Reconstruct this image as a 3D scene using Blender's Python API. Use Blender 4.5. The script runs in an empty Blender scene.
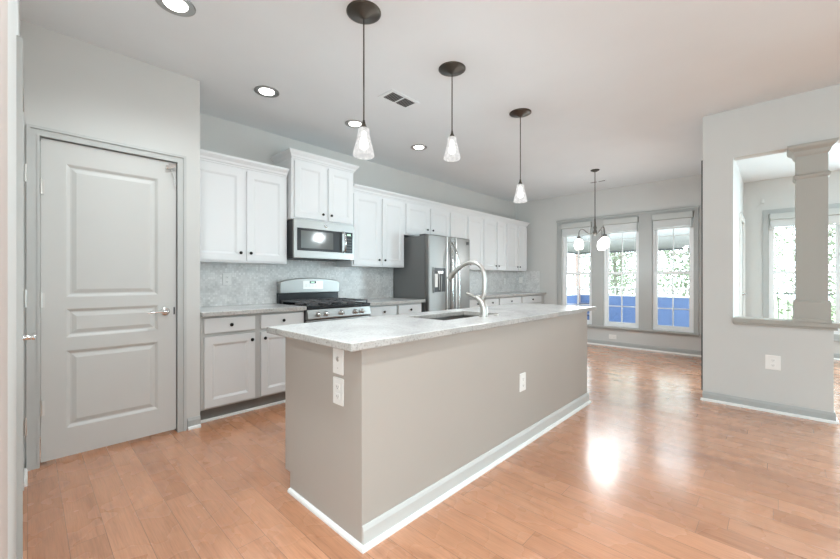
import bpy, math, random
from mathutils import Vector, Matrix
random.seed(7)
C = bpy.context.scene.collection
SC = bpy.context.scene
PI = math.pi

# ------------------------------------------------------------------ camera
cam_d = bpy.data.cameras.new('camera'); cam = bpy.data.objects.new('camera', cam_d); C.objects.link(cam)
cam.location = (0, 0, 1.17); cam.rotation_euler = (PI/2, 0, math.radians(-(90-43.7)))
cam_d.sensor_width = 36; cam_d.lens = 375/840*36; cam_d.shift_y = -0.7/840; cam_d.clip_start = 0.01; cam_d.clip_end = 200
SC.camera = cam
# ------------------------------------------------------------------ world and light
EXPOSURE = -0.19
SKY = 8.2
world = bpy.data.worlds.new('sky'); SC.world = world; world.use_nodes = True
wn = world.node_tree; wn.nodes['Background'].inputs[0].default_value = (0.82, 0.925, 1.0, 1); wn.nodes['Background'].inputs[1].default_value = SKY
SC.view_settings.view_transform = 'Standard'; SC.view_settings.look = 'None'; SC.view_settings.gamma = 1
SC.view_settings.use_curve_mapping = False; SC.view_settings.exposure = EXPOSURE
SC.cycles.use_denoising = True; SC.cycles.use_adaptive_sampling = False
SC.cycles.max_bounces = 10; SC.cycles.diffuse_bounces = 6; SC.cycles.transparent_max_bounces = 12
SC.cycles.sample_clamp_indirect = 6

def area(name, loc, rot, sx, sy, power, col=(1, 1, 1), portal=False):
    l = bpy.data.lights.new(name, 'AREA'); l.shape = 'RECTANGLE'; l.size = sx; l.size_y = sy; l.energy = power; l.color = col
    o = bpy.data.objects.new(name, l); C.objects.link(o); o.location = loc; o.rotation_euler = rot
    if portal: l.cycles.is_portal = True
    return o
FILL_COL = (0.675, 0.905, 1.0)
# added unseen fill lamps in front of solid walls, standing in for daylight
area('fill_back', (0.6, -4.98, 1.45), (-PI/2, 0, PI), 4.4, 1.9, 55, FILL_COL)
area('fill_back', (6.2, -4.98, 1.45), (-PI/2, 0, PI), 2.6, 1.9, 30, FILL_COL)
area('fill_left', (-2.98, -3.2, 1.45), (0, -PI/2, 0), 1.9, 3.2, 185, FILL_COL)
area('fill_family', (8.08, -2.6, 1.45), (0, PI/2, 0), 1.9, 2.4, 270, FILL_COL)
# sky portals in the openings that the camera sees
area('portal_nook', (7.13, 1.95, 1.28), (0, PI/2, 0), 1.9, 2.1, 1, portal=True)
area('portal_family', (8.23, -0.28, 1.28), (0, PI/2, 0), 1.9, 0.78, 1, portal=True)

# ------------------------------------------------------------------ mesh helpers
class MB:
    def __init__(s): s.v = []; s.f = []; s.sm = []
    def add(s, vs, fs, smooth=False):
        b = len(s.v); s.v += [tuple(p) for p in vs]
        for f in fs: s.f.append(tuple(b+i for i in f)); s.sm.append(smooth)
        return s
    def box(s, x0, x1, y0, y1, z0, z1):
        x0, x1 = sorted((x0, x1)); y0, y1 = sorted((y0, y1)); z0, z1 = sorted((z0, z1))
        return s.add([(x0,y0,z0),(x1,y0,z0),(x1,y1,z0),(x0,y1,z0),(x0,y0,z1),(x1,y0,z1),(x1,y1,z1),(x0,y1,z1)],
              [(0,3,2,1),(4,5,6,7),(0,1,5,4),(1,2,6,5),(2,3,7,6),(3,0,4,7)])
    def cyl(s, p0, p1, r0, r1=None, n=20, smooth=True):
        return s.tube([p0, p1], [r0, r0 if r1 is None else r1], n)
    def tube(s, pts, r, n=12, closed=False):
        pts = [Vector(p) for p in pts]; m = len(pts)
        rr = r if isinstance(r, (list, tuple)) else [r]*m
        tans = []
        for i in range(m):
            if closed: t = pts[(i+1) % m]-pts[i-1]
            else: t = pts[min(i+1, m-1)]-pts[max(i-1, 0)]
            tans.append(t.normalized())
        up = Vector((0, 0, 1)) if abs(tans[0].z) < .9 else Vector((1, 0, 0))
        nrm = tans[0].cross(up).normalized(); vs = []
        for i in range(m):
            t = tans[i]; nrm = (nrm - t*nrm.dot(t)).normalized(); b = t.cross(nrm)
            for k in range(n):
                a = 2*PI*k/n; vs.append(pts[i]+(nrm*math.cos(a)+b*math.sin(a))*rr[i])
        fs = []
        for i in range(m if closed else m-1):
            j = (i+1) % m
            for k in range(n):
                l = (k+1) % n; fs.append((i*n+k, i*n+l, j*n+l, j*n+k))
        s.add(vs, fs, True)
        if not closed:
            s.add([vs[k] for k in range(n)], [tuple(range(n-1, -1, -1))]); s.add([vs[(m-1)*n+k] for k in range(n)], [tuple(range(n))])
        return s
    def lathe(s, prof, c=(0, 0, 0), n=32, axis='z'):
        vs = []; m = len(prof)
        for r, z in prof:
            for k in range(n):
                a = 2*PI*k/n; x, y = r*math.cos(a), r*math.sin(a)
                p = (x, y, z) if axis == 'z' else ((x, -z, y) if axis == 'y' else (z, x, y))
                vs.append((c[0]+p[0], c[1]+p[1], c[2]+p[2]))
        fs = [(i*n+k, i*n+(k+1) % n, (i+1)*n+(k+1) % n, (i+1)*n+k) for i in range(m-1) for k in range(n)]
        return s.add(vs, fs, True)
    def nested(s, x0, x1, z0, z1, loops):      # rectangles inside each other, facing -y
        vs = []
        for e, y in loops: vs += [(x0+e, y, z0+e), (x1-e, y, z0+e), (x1-e, y, z1-e), (x0+e, y, z1-e)]
        fs = []
        for i in range(len(loops)-1):
            a = 4*i
            for k in range(4):
                l = (k+1) % 4; fs.append((a+k, a+l, a+4+l, a+4+k))
        a = 4*(len(loops)-1); fs.append((a, a+1, a+2, a+3))
        return s.add(vs, fs)
    def flare(s, x0, x1, y0, y1, st, back=True, left=True, right=True, cap=True):   # stacked outlines of growing size
        vs = []
        for z, e in st:
            a = x0-(e if left else 0); b = x1+(e if right else 0); c = y0-e; d = y1+(e if back else 0)
            vs += [(a, c, z), (b, c, z), (b, d, z), (a, d, z)]
        fs = []; m = len(st)
        for i in range(m-1):
            q = 4*i
            for k in range(4):
                l = (k+1) % 4; fs.append((q+k, q+l, q+4+l, q+4+k))
        if cap: fs.append((3, 2, 1, 0)); q = 4*(m-1); fs.append((q, q+1, q+2, q+3))
        return s.add(vs, fs)
    def slab(s, A, B, holes, c0, c1, axes='xzy'):    # manifold slab with rectangular holes; cells (i, j) in holes are left open
        idx = {}; vs = []
        def V(i, j, c):
            k = (i, j, c)
            if k not in idx:
                d = dict(zip(axes, (A[i], B[j], (c0, c1)[c]))); idx[k] = len(vs); vs.append((d['x'], d['y'], d['z']))
            return idx[k]
        fs = []; na = len(A)-1; nb = len(B)-1
        solid = lambda i, j: 0 <= i < na and 0 <= j < nb and (i, j) not in holes
        for i in range(na):
            for j in range(nb):
                if not solid(i, j): continue
                fs.append((V(i,j,0), V(i+1,j,0), V(i+1,j+1,0), V(i,j+1,0))); fs.append((V(i,j,1), V(i,j+1,1), V(i+1,j+1,1), V(i+1,j,1)))
                if not solid(i-1, j): fs.append((V(i,j,0), V(i,j+1,0), V(i,j+1,1), V(i,j,1)))
                if not solid(i+1, j): fs.append((V(i+1,j,0), V(i+1,j,1), V(i+1,j+1,1), V(i+1,j+1,0)))
                if not solid(i, j-1): fs.append((V(i,j,0), V(i,j,1), V(i+1,j,1), V(i+1,j,0)))
                if not solid(i, j+1): fs.append((V(i,j+1,0), V(i+1,j+1,0), V(i+1,j+1,1), V(i,j+1,1)))
        return s.add(vs, fs)
    def ring(s, x0, x1, z0, z1, t, y0, y1, tb=None, tt=None):
        tb = t if tb is None else tb; tt = t if tt is None else tt
        return s.slab([x0, x0+t, x1-t, x1], [z0, z0+tb, z1-tt, z1], {(1, 1)}, y0, y1)
    def prism(s, poly, a0, a1, axis='x'):      # poly in the other two axes (y,z) or (x,z) or (x,y)
        def P(p, a): return {'x': (a, p[0], p[1]), 'y': (p[0], a, p[1]), 'z': (p[0], p[1], a)}[axis]
        n = len(poly); vs = [P(p, a0) for p in poly]+[P(p, a1) for p in poly]
        fs = [(k, (k+1) % n, n+(k+1) % n, n+k) for k in range(n)]+[tuple(range(n-1, -1, -1)), tuple(range(n, 2*n))]
        return s.add(vs, fs)
    def obj(s, name, mat, parent=None, bevel=0, seg=2, label=None, loc=None, rotz=0):
        me = bpy.data.meshes.new(name); me.from_pydata(s.v, [], s.f); me.materials.append(mat)
        me.polygons.foreach_set('use_smooth', s.sm)
        import bmesh
        bm = bmesh.new(); bm.from_mesh(me); bmesh.ops.recalc_face_normals(bm, faces=bm.faces); bm.to_mesh(me); bm.free()
        o = bpy.data.objects.new(name, me); C.objects.link(o)
        if parent is not None: o.parent = parent
        if loc: o.location = loc
        o.rotation_euler[2] = rotz
        if bevel:
            b = o.modifiers.new('bevel', 'BEVEL'); b.width = bevel; b.segments = seg; b.limit_method = 'ANGLE'; b.angle_limit = math.radians(40)
            b.harden_normals = False
        if label: o['label'] = label
        return o

def thing(name, label, cat, loc=(0, 0, 0), rotz=0, group=None):
    o = bpy.data.objects.new(name, None); C.objects.link(o); o.empty_display_size = .1
    o.location = loc; o.rotation_euler = (0, 0, rotz); o['label'] = label; o['category'] = cat
    if group: o['group'] = group
    return o
def tag(o, label, cat, group=None):
    o['label'] = label; o['category'] = cat
    if group: o['group'] = group
    return o
def struct(o, label=None):
    o['kind'] = 'structure'
    if label: o['label'] = label
    return o
def sroot(name, loc, rotz=0, label=None):
    o = bpy.data.objects.new(name, None); C.objects.link(o); o.location = loc; o.rotation_euler = (0, 0, rotz)
    return struct(o, label)
def dup(root, loc, rotz, label=None):
    def cp(o, par):
        c = o.copy(); C.objects.link(c); c.parent = par
        for ch in list(o.children): cp(ch, c)
        return c
    r = cp(root, None); r.location = loc; r.rotation_euler = (0, 0, rotz)
    if label: r['label'] = label
    return r

# ------------------------------------------------------------------ materials
def newmat(name):
    m = bpy.data.materials.new(name); m.use_nodes = True; nt = m.node_tree
    return m, nt, nt.nodes['Principled BSDF']
def coords(nt, scale=(1, 1, 1), rot=(0, 0, 0), kind='Object'):
    tc = nt.nodes.new('ShaderNodeTexCoord'); mp = nt.nodes.new('ShaderNodeMapping')
    mp.inputs['Scale'].default_value = scale; mp.inputs['Rotation'].default_value = rot
    nt.links.new(tc.outputs[kind], mp.inputs[0]); return mp.outputs[0]
def noise(nt, vec, scale, detail=3, rough=.5):
    n = nt.nodes.new('ShaderNodeTexNoise'); n.inputs['Scale'].default_value = scale; n.inputs['Detail'].default_value = detail
    n.inputs['Roughness'].default_value = rough; nt.links.new(vec, n.inputs['Vector']); return n
def ramp(nt, fac, stops):
    r = nt.nodes.new('ShaderNodeValToRGB'); el = r.color_ramp.elements
    while len(el) < len(stops): el.new(.5)
    for e, (p, c) in zip(el, stops): e.position = p; e.color = (*c, 1)
    nt.links.new(fac, r.inputs[0]); return r.outputs[0]
def mix(nt, fac, a, b, mode='MIX'):
    m = nt.nodes.new('ShaderNodeMix'); m.data_type = 'RGBA'; m.blend_type = mode
    for k, v in ((0, fac), (6, a), (7, b)):
        if hasattr(v, 'is_output'): nt.links.new(v, m.inputs[k])
        else: m.inputs[k].default_value = v if k == 0 else (*v, 1)
    return m.outputs[2]
def bump(nt, b, h, strength, dist=.01):
    n = nt.nodes.new('ShaderNodeBump'); n.inputs['Strength'].default_value = strength; n.inputs['Distance'].default_value = dist
    nt.links.new(h, n.inputs['Height']); nt.links.new(n.outputs[0], b.inputs['Normal'])
def paint(name, col, rough=.6, var=.03, bs=.05, spec=.4):
    m, nt, b = newmat(name); v = coords(nt); n = noise(nt, v, 3, 4)
    c = mix(nt, n.outputs[0], tuple(x*(1-var) for x in col), tuple(min(1, x*(1+var)) for x in col))
    nt.links.new(c, b.inputs['Base Color']); b.inputs['Roughness'].default_value = rough; b.inputs['Specular IOR Level'].default_value = spec
    if bs: bump(nt, b, noise(nt, v, 140, 2).outputs[0], bs, .002)
    return m
def metal(name, col, rough, brushed=None):
    m, nt, b = newmat(name); b.inputs['Metallic'].default_value = 1
    v = coords(nt, brushed or (1, 1, 1)); n = noise(nt, v, 60 if brushed else 8, 3)
    c = mix(nt, n.outputs[0], tuple(x*.92 for x in col), tuple(min(1, x*1.06) for x in col)); nt.links.new(c, b.inputs['Base Color'])
    r = nt.nodes.new('ShaderNodeMapRange'); r.inputs[3].default_value = rough*.85; r.inputs[4].default_value = rough*1.2
    nt.links.new(n.outputs[0], r.inputs[0]); nt.links.new(r.outputs[0], b.inputs['Roughness']); return m
def emit(name, col, st):
    m, nt, b = newmat(name); b.inputs['Base Color'].default_value = (*col, 1); b.inputs['Emission Color'].default_value = (*col, 1)
    b.inputs['Emission Strength'].default_value = st; b.inputs['Roughness'].default_value = .4; m.cycles.emission_sampling = 'NONE'; return m

M = {}
M['wall'] = paint('wall_paint', (.605, .60, .58), .7)
M['entry'] = paint('warm_beige_entry_paint', (.47, .40, .36), .7)
M['baffle'] = metal('grey_downlight_ring', (.42, .41, .40), .3)
M['louver'] = paint('grey_louver', (.22, .22, .215), .5, .02, bs=0)
M['darknickel'] = metal('dark_antique_nickel', (.20, .19, .175), .35)
M['basetrim'] = paint('grey_baseboard_paint', (.43, .437, .425), .42, bs=0)
M['plate2'] = paint('pale_grey_plastic', (.78, .775, .76), .35, .01, bs=0)
M['satin'] = metal('door_highlight_steel', (.78, .77, .75), .3)  # bright metal for the painted highlight on the refrigerator doors
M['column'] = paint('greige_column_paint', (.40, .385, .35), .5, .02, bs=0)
M['ceiling'] = paint('ceiling_paint', (.735, .765, .78), .8)
M['trim'] = paint('grey_trim_paint', (.51, .515, .50), .42, bs=0)
M['door'] = paint('grey_door_paint', (.58, .575, .555), .42, bs=.03)
M['white'] = paint('white_cabinet_paint', (.80, .805, .81), .38, .01, bs=0)
M['trimwhite'] = paint('white_trim_paint', (.84, .84, .82), .4, .01, bs=0)
M['basecab'] = paint('pale_grey_cabinet_paint', (.64, .64, .635), .42, .01, bs=0)
M['baseframe'] = paint('gap_shaded_frame_paint', (.46, .455, .44), .45, .01, bs=0)  # darker than the doors: gap shadow put into the frame colour
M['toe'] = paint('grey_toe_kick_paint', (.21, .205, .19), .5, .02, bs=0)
M['island'] = paint('greige_island_paint', (.43, .385, .345), .6, .02)
M['plastic'] = paint('white_plastic', (.85, .83, .80), .35, .01, bs=0)
M['socket'] = paint('socket_grey_plastic', (.55, .53, .5), .4, .01, bs=0)  # warm grey plastic for jacks, screws, buttons and wire
M['knob'] = metal('black_bronze', (.03, .027, .025), .35)
M['bronze'] = metal('dark_bronze_canopy', (.10, .088, .075), .38)
M['steel'] = metal('brushed_stainless', (.285, .270, .258), .42, (1, 1, 60))
M['steelh'] = metal('brushed_stainless_wide', (.40, .395, .385), .36, (60, 1, 1))
M['fridgeside'] = paint('grey_fridge_side', (.17, .17, .168), .45, .02, bs=.02)
M['chrome'] = metal('chrome', (.75, .75, .74), .12)
M['nickel'] = metal('brushed_nickel', (.66, .64, .61), .33)
M['black'] = paint('black_enamel', (.015, .015, .017), .25, .05, bs=0)
M['iron'] = paint('cast_iron', (.10, .10, .105), .38, .1, bs=.1)
M['dark'] = paint('dark_gap', (.02, .02, .02), .8, .02, bs=0)
M['darkgrey'] = paint('dark_grey_plastic', (.07, .07, .072), .4, .02, bs=0)
M['vinyl'] = paint('white_window_vinyl', (.84, .85, .85), .35, .01, bs=0)
M['blind'] = paint('blind_fabric', (.72, .73, .72), .6, .01, bs=0)
M['blindhead'] = paint('shaded_blind_valance', (.52, .53, .51), .5, .01, bs=0)  # grey puts the shade at the window head into the valance colour
M['shade_glow'] = emit('lit_frosted_shade', (1, .985, .95), 2.2)
M['bulb'] = emit('lit_bulb', (1, .95, .88), 14)
M['diffuser'] = emit('lit_downlight_lens', (1, .98, .94), 6)
M['lcd'] = emit('green_clock_digits', (.5, .8, .6), .8)

def glassmat(name, tint, refl):
    m = bpy.data.materials.new(name); m.use_nodes = True; nt = m.node_tree; nt.nodes.clear()
    out = nt.nodes.new('ShaderNodeOutputMaterial'); t = nt.nodes.new('ShaderNodeBsdfTransparent'); t.inputs[0].default_value = (*tint, 1)
    g = nt.nodes.new('ShaderNodeBsdfGlossy'); g.inputs['Roughness'].default_value = .02
    f = nt.nodes.new('ShaderNodeFresnel'); f.inputs[0].default_value = refl; mx = nt.nodes.new('ShaderNodeMixShader')
    nt.links.new(f.outputs[0], mx.inputs[0]); nt.links.new(t.outputs[0], mx.inputs[1]); nt.links.new(g.outputs[0], mx.inputs[2]); nt.links.new(mx.outputs[0], out.inputs[0])
    return m
M['glass'] = glassmat('window_glass', (.95, .97, .97), 1.45)

def shadeglass():       # ribbed clear-white glass of the pendants, lit from inside
    m = bpy.data.materials.new('lit_pendant_glass'); m.use_nodes = True; nt = m.node_tree; nt.nodes.clear()
    out = nt.nodes.new('ShaderNodeOutputMaterial'); t = nt.nodes.new('ShaderNodeBsdfTransparent'); t.inputs[0].default_value = (.95, .95, .95, 1)
    e = nt.nodes.new('ShaderNodeEmission'); e.inputs[0].default_value = (1, .99, .97, 1); e.inputs[1].default_value = 1.0; m.cycles.emission_sampling = 'NONE'
    v = coords(nt); n = noise(nt, v, 45, 2); r = nt.nodes.new('ShaderNodeMapRange'); r.inputs[1].default_value = .35; r.inputs[2].default_value = .65
    r.inputs[3].default_value = .6; r.inputs[4].default_value = 1.0
    nt.links.new(n.outputs[0], r.inputs[0]); mx = nt.nodes.new('ShaderNodeMixShader')
    nt.links.new(r.outputs[0], mx.inputs[0]); nt.links.new(t.outputs[0], mx.inputs[1]); nt.links.new(e.outputs[0], mx.inputs[2]); nt.links.new(mx.outputs[0], out.inputs[0])
    return m
M['pendant_glass'] = shadeglass()

def floor_mat():
    m, nt, b = newmat('oak_floor_planks')
    v0 = coords(nt, (1, 1, 1), (0, 0, PI/2))
    sx = nt.nodes.new('ShaderNodeSeparateXYZ'); nt.links.new(v0, sx.inputs[0])
    def mth(op, a, b_=None):
        q = nt.nodes.new('ShaderNodeMath'); q.operation = op
        for i_, w_ in ((0, a), (1, b_)):
            if w_ is None: continue
            if hasattr(w_, 'is_output'): nt.links.new(w_, q.inputs[i_])
            else: q.inputs[i_].default_value = w_
        return q.outputs[0]
    row = mth('FLOOR', mth('DIVIDE', sx.outputs[1], .125))
    wh = nt.nodes.new('ShaderNodeTexWhiteNoise'); wh.noise_dimensions = '1D'; nt.links.new(row, wh.inputs['W'])
    cx = nt.nodes.new('ShaderNodeCombineXYZ'); nt.links.new(mth('ADD', sx.outputs[0], mth('MULTIPLY', wh.outputs[0], 7.3)), cx.inputs[0])
    nt.links.new(sx.outputs[1], cx.inputs[1]); v = cx.outputs[0]
    br = nt.nodes.new('ShaderNodeTexBrick'); nt.links.new(v, br.inputs['Vector'])
    br.inputs['Scale'].default_value = 1; br.inputs['Brick Width'].default_value = 1.15; br.inputs['Row Height'].default_value = .125
    br.inputs['Mortar Size'].default_value = .0012; br.inputs['Mortar Smooth'].default_value = .2; br.offset = 0; br.offset_frequency = 2
    br.inputs['Color1'].default_value = (0, 0, 0, 1); br.inputs['Color2'].default_value = (1, 1, 1, 1); br.inputs['Mortar'].default_value = (.5, .5, .5, 1)
    base = ramp(nt, br.outputs['Color'], [(0, (.475, .212, .110)), (.3, (.585, .280, .153)), (.65, (.645, .315, .178)), (1, (.52, .240, .128))])
    # grain along the plank, shifted per plank
    add = nt.nodes.new('ShaderNodeVectorMath'); add.operation = 'MULTIPLY_ADD'; nt.links.new(br.outputs['Color'], add.inputs[0])
    add.inputs[1].default_value = (7, 11, 5); nt.links.new(v, add.inputs[2])
    mp = nt.nodes.new('ShaderNodeMapping'); mp.inputs['Scale'].default_value = (1.2, 14, 1); nt.links.new(add.outputs[0], mp.inputs[0])
    g = noise(nt, mp.outputs[0], 2.2, 6, .62); g.inputs['Distortion'].default_value = .45
    grain = ramp(nt, g.outputs[0], [(.26, (.66, .60, .55)), (.42, (.93, .91, .89)), (.55, (1, 1, 1)), (.72, (1.0, .985, .97))])
    c = mix(nt, 1.0, base, grain, 'MULTIPLY')
    mp2 = nt.nodes.new('ShaderNodeMapping'); mp2.inputs['Scale'].default_value = (3, 60, 1); nt.links.new(add.outputs[0], mp2.inputs[0])
    g2 = noise(nt, mp2.outputs[0], 3, 4); fine = ramp(nt, g2.outputs[0], [(.3, (.82, .80, .77)), (.6, (1, 1, 1))])
    c = mix(nt, 1.0, c, fine, 'MULTIPLY')
    c = mix(nt, br.outputs['Fac'], c, (.22, .11, .06))
    nt.links.new(c, b.inputs['Base Color'])
    w = noise(nt, v, 5, 2); rr = nt.nodes.new('ShaderNodeMapRange'); rr.inputs[3].default_value = .20; rr.inputs[4].default_value = .34
    nt.links.new(w.outputs[0], rr.inputs[0]); nt.links.new(rr.outputs[0], b.inputs['Roughness'])
    b.inputs['Coat Weight'].default_value = .9; b.inputs['Coat Roughness'].default_value = .17
    # each board is very slightly cupped, so reflections ripple from plank to plank
    mp3 = nt.nodes.new('ShaderNodeMapping'); mp3.inputs['Scale'].default_value = (.8, 5, 1); nt.links.new(add.outputs[0], mp3.inputs[0])
    h = noise(nt, mp3.outputs[0], 2.5, 2)
    ma = nt.nodes.new('ShaderNodeMath'); ma.operation = 'SUBTRACT'; nt.links.new(h.outputs[0], ma.inputs[0]); nt.links.new(br.outputs['Fac'], ma.inputs[1])
    bump(nt, b, ma.outputs[0], .12, .004)
    return m
M['floor'] = floor_mat()

def granite(name='pale_granite'):
    m, nt, b = newmat(name); v = coords(nt)
    a = noise(nt, v, 2.2, 6, .6); a.inputs['Distortion'].default_value = 1.5
    c1 = ramp(nt, a.outputs[0], [(.32, (.58, .58, .575)), (.48, (.68, .68, .675)), (.62, (.74, .74, .735)), (.8, (.66, .66, .65))])
    s = noise(nt, v, 95, 3, .7); sp = ramp(nt, s.outputs[0], [(.36, (.66, .64, .62)), (.47, (1, 1, 1))])
    c = mix(nt, .6, c1, sp, 'MULTIPLY')
    s2 = noise(nt, v, 38, 4, .7); sp2 = ramp(nt, s2.outputs[0], [(.33, (.62, .60, .58)), (.45, (1, 1, 1))])
    c = mix(nt, .4, c, sp2, 'MULTIPLY')
    nt.links.new(c, b.inputs['Base Color']); b.inputs['Roughness'].default_value = .22; bump(nt, b, s.outputs[0], .08, .001)
    return m
M['granite'] = granite()
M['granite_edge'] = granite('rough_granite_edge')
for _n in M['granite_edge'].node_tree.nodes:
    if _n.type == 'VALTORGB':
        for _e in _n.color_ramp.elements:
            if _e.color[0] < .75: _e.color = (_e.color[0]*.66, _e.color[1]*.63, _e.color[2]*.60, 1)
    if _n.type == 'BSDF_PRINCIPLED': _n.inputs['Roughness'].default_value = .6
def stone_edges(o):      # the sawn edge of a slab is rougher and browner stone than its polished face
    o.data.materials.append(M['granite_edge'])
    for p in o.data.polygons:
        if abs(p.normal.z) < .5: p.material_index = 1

def tile():
    m, nt, b = newmat('marble_hex_mosaic'); v = coords(nt)
    vo = nt.nodes.new('ShaderNodeTexVoronoi'); vo.inputs['Scale'].default_value = 46; vo.inputs['Randomness'].default_value = .35; nt.links.new(v, vo.inputs['Vector'])
    ed = nt.nodes.new('ShaderNodeTexVoronoi'); ed.feature = 'DISTANCE_TO_EDGE'; ed.inputs['Scale'].default_value = 46; ed.inputs['Randomness'].default_value = .35; nt.links.new(v, ed.inputs['Vector'])
    sep = nt.nodes.new('ShaderNodeSeparateColor'); nt.links.new(vo.outputs['Color'], sep.inputs[0])
    c = ramp(nt, sep.outputs[0], [(0, (.67, .665, .655)), (.4, (.73, .725, .715)), (.75, (.78, .775, .765)), (1, (.84, .835, .825))])
    n = noise(nt, v, 9, 4); vein = ramp(nt, n.outputs[0], [(.35, (.84, .84, .84)), (.55, (1, 1, 1))]); c = mix(nt, 1, c, vein, 'MULTIPLY')
    e = ramp(nt, ed.outputs['Distance'], [(.02, (0, 0, 0)), (.07, (1, 1, 1))]); c = mix(nt, e, (.66, .655, .64), c)
    nt.links.new(c, b.inputs['Base Color']); b.inputs['Roughness'].default_value = .25; bump(nt, b, e, .15, .001)
    return m
M['tile'] = tile()

# ------------------------------------------------------------------ room shell
H = 2.74
XL, XR, YB = -3.0, 8.1, -5.0           # outer limits
XF = 7.0                               # window wall of the breakfast nook
YK = 3.95                              # kitchen wall
XH = 4.52                              # half wall between kitchen and family room
YP = 3.32                              # pantry wall
struct(MB().box(XL-.15, XR+.15, YB-.15, YK+.15, -.12, 0).obj('floor', M['floor']))
struct(MB().box(XL-.15, XR+.15, YB-.15, YK+.15, H, H+.12).obj('ceiling', M['ceiling']))

def wall(name, axis, lo, hi, c0, c1, holes=(), z0=0, z1=H):
    A = sorted({lo, hi, *[h[0] for h in holes], *[h[1] for h in holes]}); B = sorted({z0, z1, *[h[2] for h in holes], *[h[3] for h in holes]})
    hs = {(i, j) for i in range(len(A)-1) for j in range(len(B)-1) for h in holes
          if h[0] <= (A[i]+A[i+1])/2 <= h[1] and h[2] <= (B[j]+B[j+1])/2 <= h[3]}
    return struct(MB().slab(A, B, hs, c0, c1, 'xzy' if axis == 'x' else 'yzx').obj(name, M['wall']))
# nook windows: (y low, y high)
WZ0, WZ1 = .345, 2.20
NW = [(2.415, 2.965), (1.670, 2.220), (.930, 1.480)]
wall('wall_kitchen', 'x', -.15, XF+.12, YK, YK+.12)
wall('wall_far', 'y', .53, YK, XF, XF+.12, [(a, b, WZ0, WZ1) for a, b in NW])
wall('wall_pantry', 'x', -.15, .946, YP, YP+.11, [(.052, .788, 0, 2.055)])
wall('wall_pantry_side', 'y', YP+.11, YK, .846, .946)
w_ = wall('wall_entry', 'y', .9, 1.22, -.15, -.0302); w_.data.materials[0] = M['entry']
wall('wall_left', 'y', 1.22, YP, -.15, -.03, [(2.19, 2.97, 0, 2.05)])
wall('wall_left_return', 'x', XL, -.15, .9, 1.02)
wall('wall_left_outer', 'y', YB, .9, XL-.12, XL)
wall('wall_back', 'x', XL, XR+.12, YB-.12, YB)
wall('wall_family', 'y', YB, .53, XR, XR+.12, [(-.67, .11, .36, 2.19)])
wall('wall_partition', 'x', XH+.12, XR, .41, .53, [(4.80, 6.05, 0, 2.3), (7.16, 7.92, 0, 2.05)])  # wide opening is added, unseen, to let family room light into the nook
# half wall: jamb, knee wall and header in one
OP_Y, OP_Z0, OP_Z1, END_Y = .303, .765, 2.292, -.325
wall('wall_right', 'y', YB, .53, XH, XH+.12, [(END_Y, OP_Y, OP_Z0, OP_Z1), (YB, END_Y, 0, OP_Z1)])
# sealed room behind the left-hand door and pantry depth
wall('wall_closet', 'y', 1.02, YK, -1.1, -1.0)

def base(name, x0, x1, loc, rotz, extra=0, h=.085):      # baseboard with a white shoe, local front -y
    prof = [(0, 0), (-.014, 0), (-.014, h-.02), (-.009, h-.008), (-.006, h), (0, h)]
    o = struct(MB().prism(prof, x0, x1).obj(name, M['basetrim'], loc=loc, rotz=rotz))
    shoe = [(-.014, 0), (-.030, 0), (-.030, .010), (-.026, .018), (-.014, .022)]
    MB().prism(shoe, x0-extra, x1+extra).obj('shoe_molding', M['trimwhite'], o, label='white rounded strip along the floor')
    return o
R270 = -PI/2
base('baseboard_far', 0, YK-.7-.55, (XF, YK-.70, 0), R270)                  # local x runs towards -y
base('baseboard_right', 0, .53-END_Y, (XH, .53, 0), R270, .014)
base('baseboard_right_end', 0, .12, (XH, END_Y, 0), 0, .014)
base('baseboard_pantry', .857, .946, (0, YP, 0), 0)
base('baseboard_family', 0, 5, (XR, .41, 0), R270)
base('baseboard_left', .92, 1.18, (-.03, 0, 0), PI/2)
base('baseboard_left_corner', 3.06, 3.31, (-.03, 0, 0), PI/2)
base('baseboard_partition', 6.05, 7.08, (0, .41, 0), 0)

# ------------------------------------------------------------------ windows
def sash(x0, x1, z0, z1, y0, y1, cols, rows, root, name, st=.035, rb=.045, rt=.035, mt=.014):
    gx = [x0, x0+st]; w = (x1-x0-2*st); 
    A = [x0, x0+st]; cw = (w-(cols-1)*mt)/cols
    for i in range(cols): A.append(A[-1]+cw); A.append(A[-1]+(mt if i < cols-1 else st))
    B = [z0, z0+rb]; h = (z1-z0-rb-rt); rh = (h-(rows-1)*mt)/rows
    for i in range(rows): B.append(B[-1]+rh); B.append(B[-1]+(mt if i < rows-1 else rt))
    holes = {(1+2*i, 1+2*j) for i in range(cols) for j in range(rows)}
    s = MB().slab(A, B, holes, y0, y1).obj(name, M['vinyl'], root)
    ym = (y0+y1)/2
    MB().box(x0+st, x1-st, ym-.002, ym+.002, z0+rb, z1-rt).obj('pane', M['glass'], s)
    return s
def window(n, origin, w, z0, z1, cols, rows, label, depth=.12, zm=1.265):
    r = sroot('window_%d' % n, origin, R270, label)
    MB().ring(.001, w-.001, z0+.001, z1-.001, .028, .035, .115, .03, .03).obj('window_frame', M['vinyl'], r)
    sash(.029, w-.029, z0+.031, zm+.02, .045, .072, cols, rows, r, 'lower_sash')
    sash(.029, w-.029, zm-.02, z1-.031, .078, .105, cols, rows, r, 'upper_sash')
    MB().box(w/2-.03, w/2+.03, .036, .0455, zm+.012, zm+.024).obj('sash_lock', M['vinyl'], r)
    return r
for i, (a, b) in enumerate(NW):
    window(i+1, (XF, b, 0), b-a, WZ0, WZ1, 2, 3, 'white sash window, %s of three in the nook' % ('leftmost', 'middle', 'rightmost')[i])
window(4, (XR, .11, 0), .78, .36, 2.19, 3, 3, 'white sash window seen beyond the square column')
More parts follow.
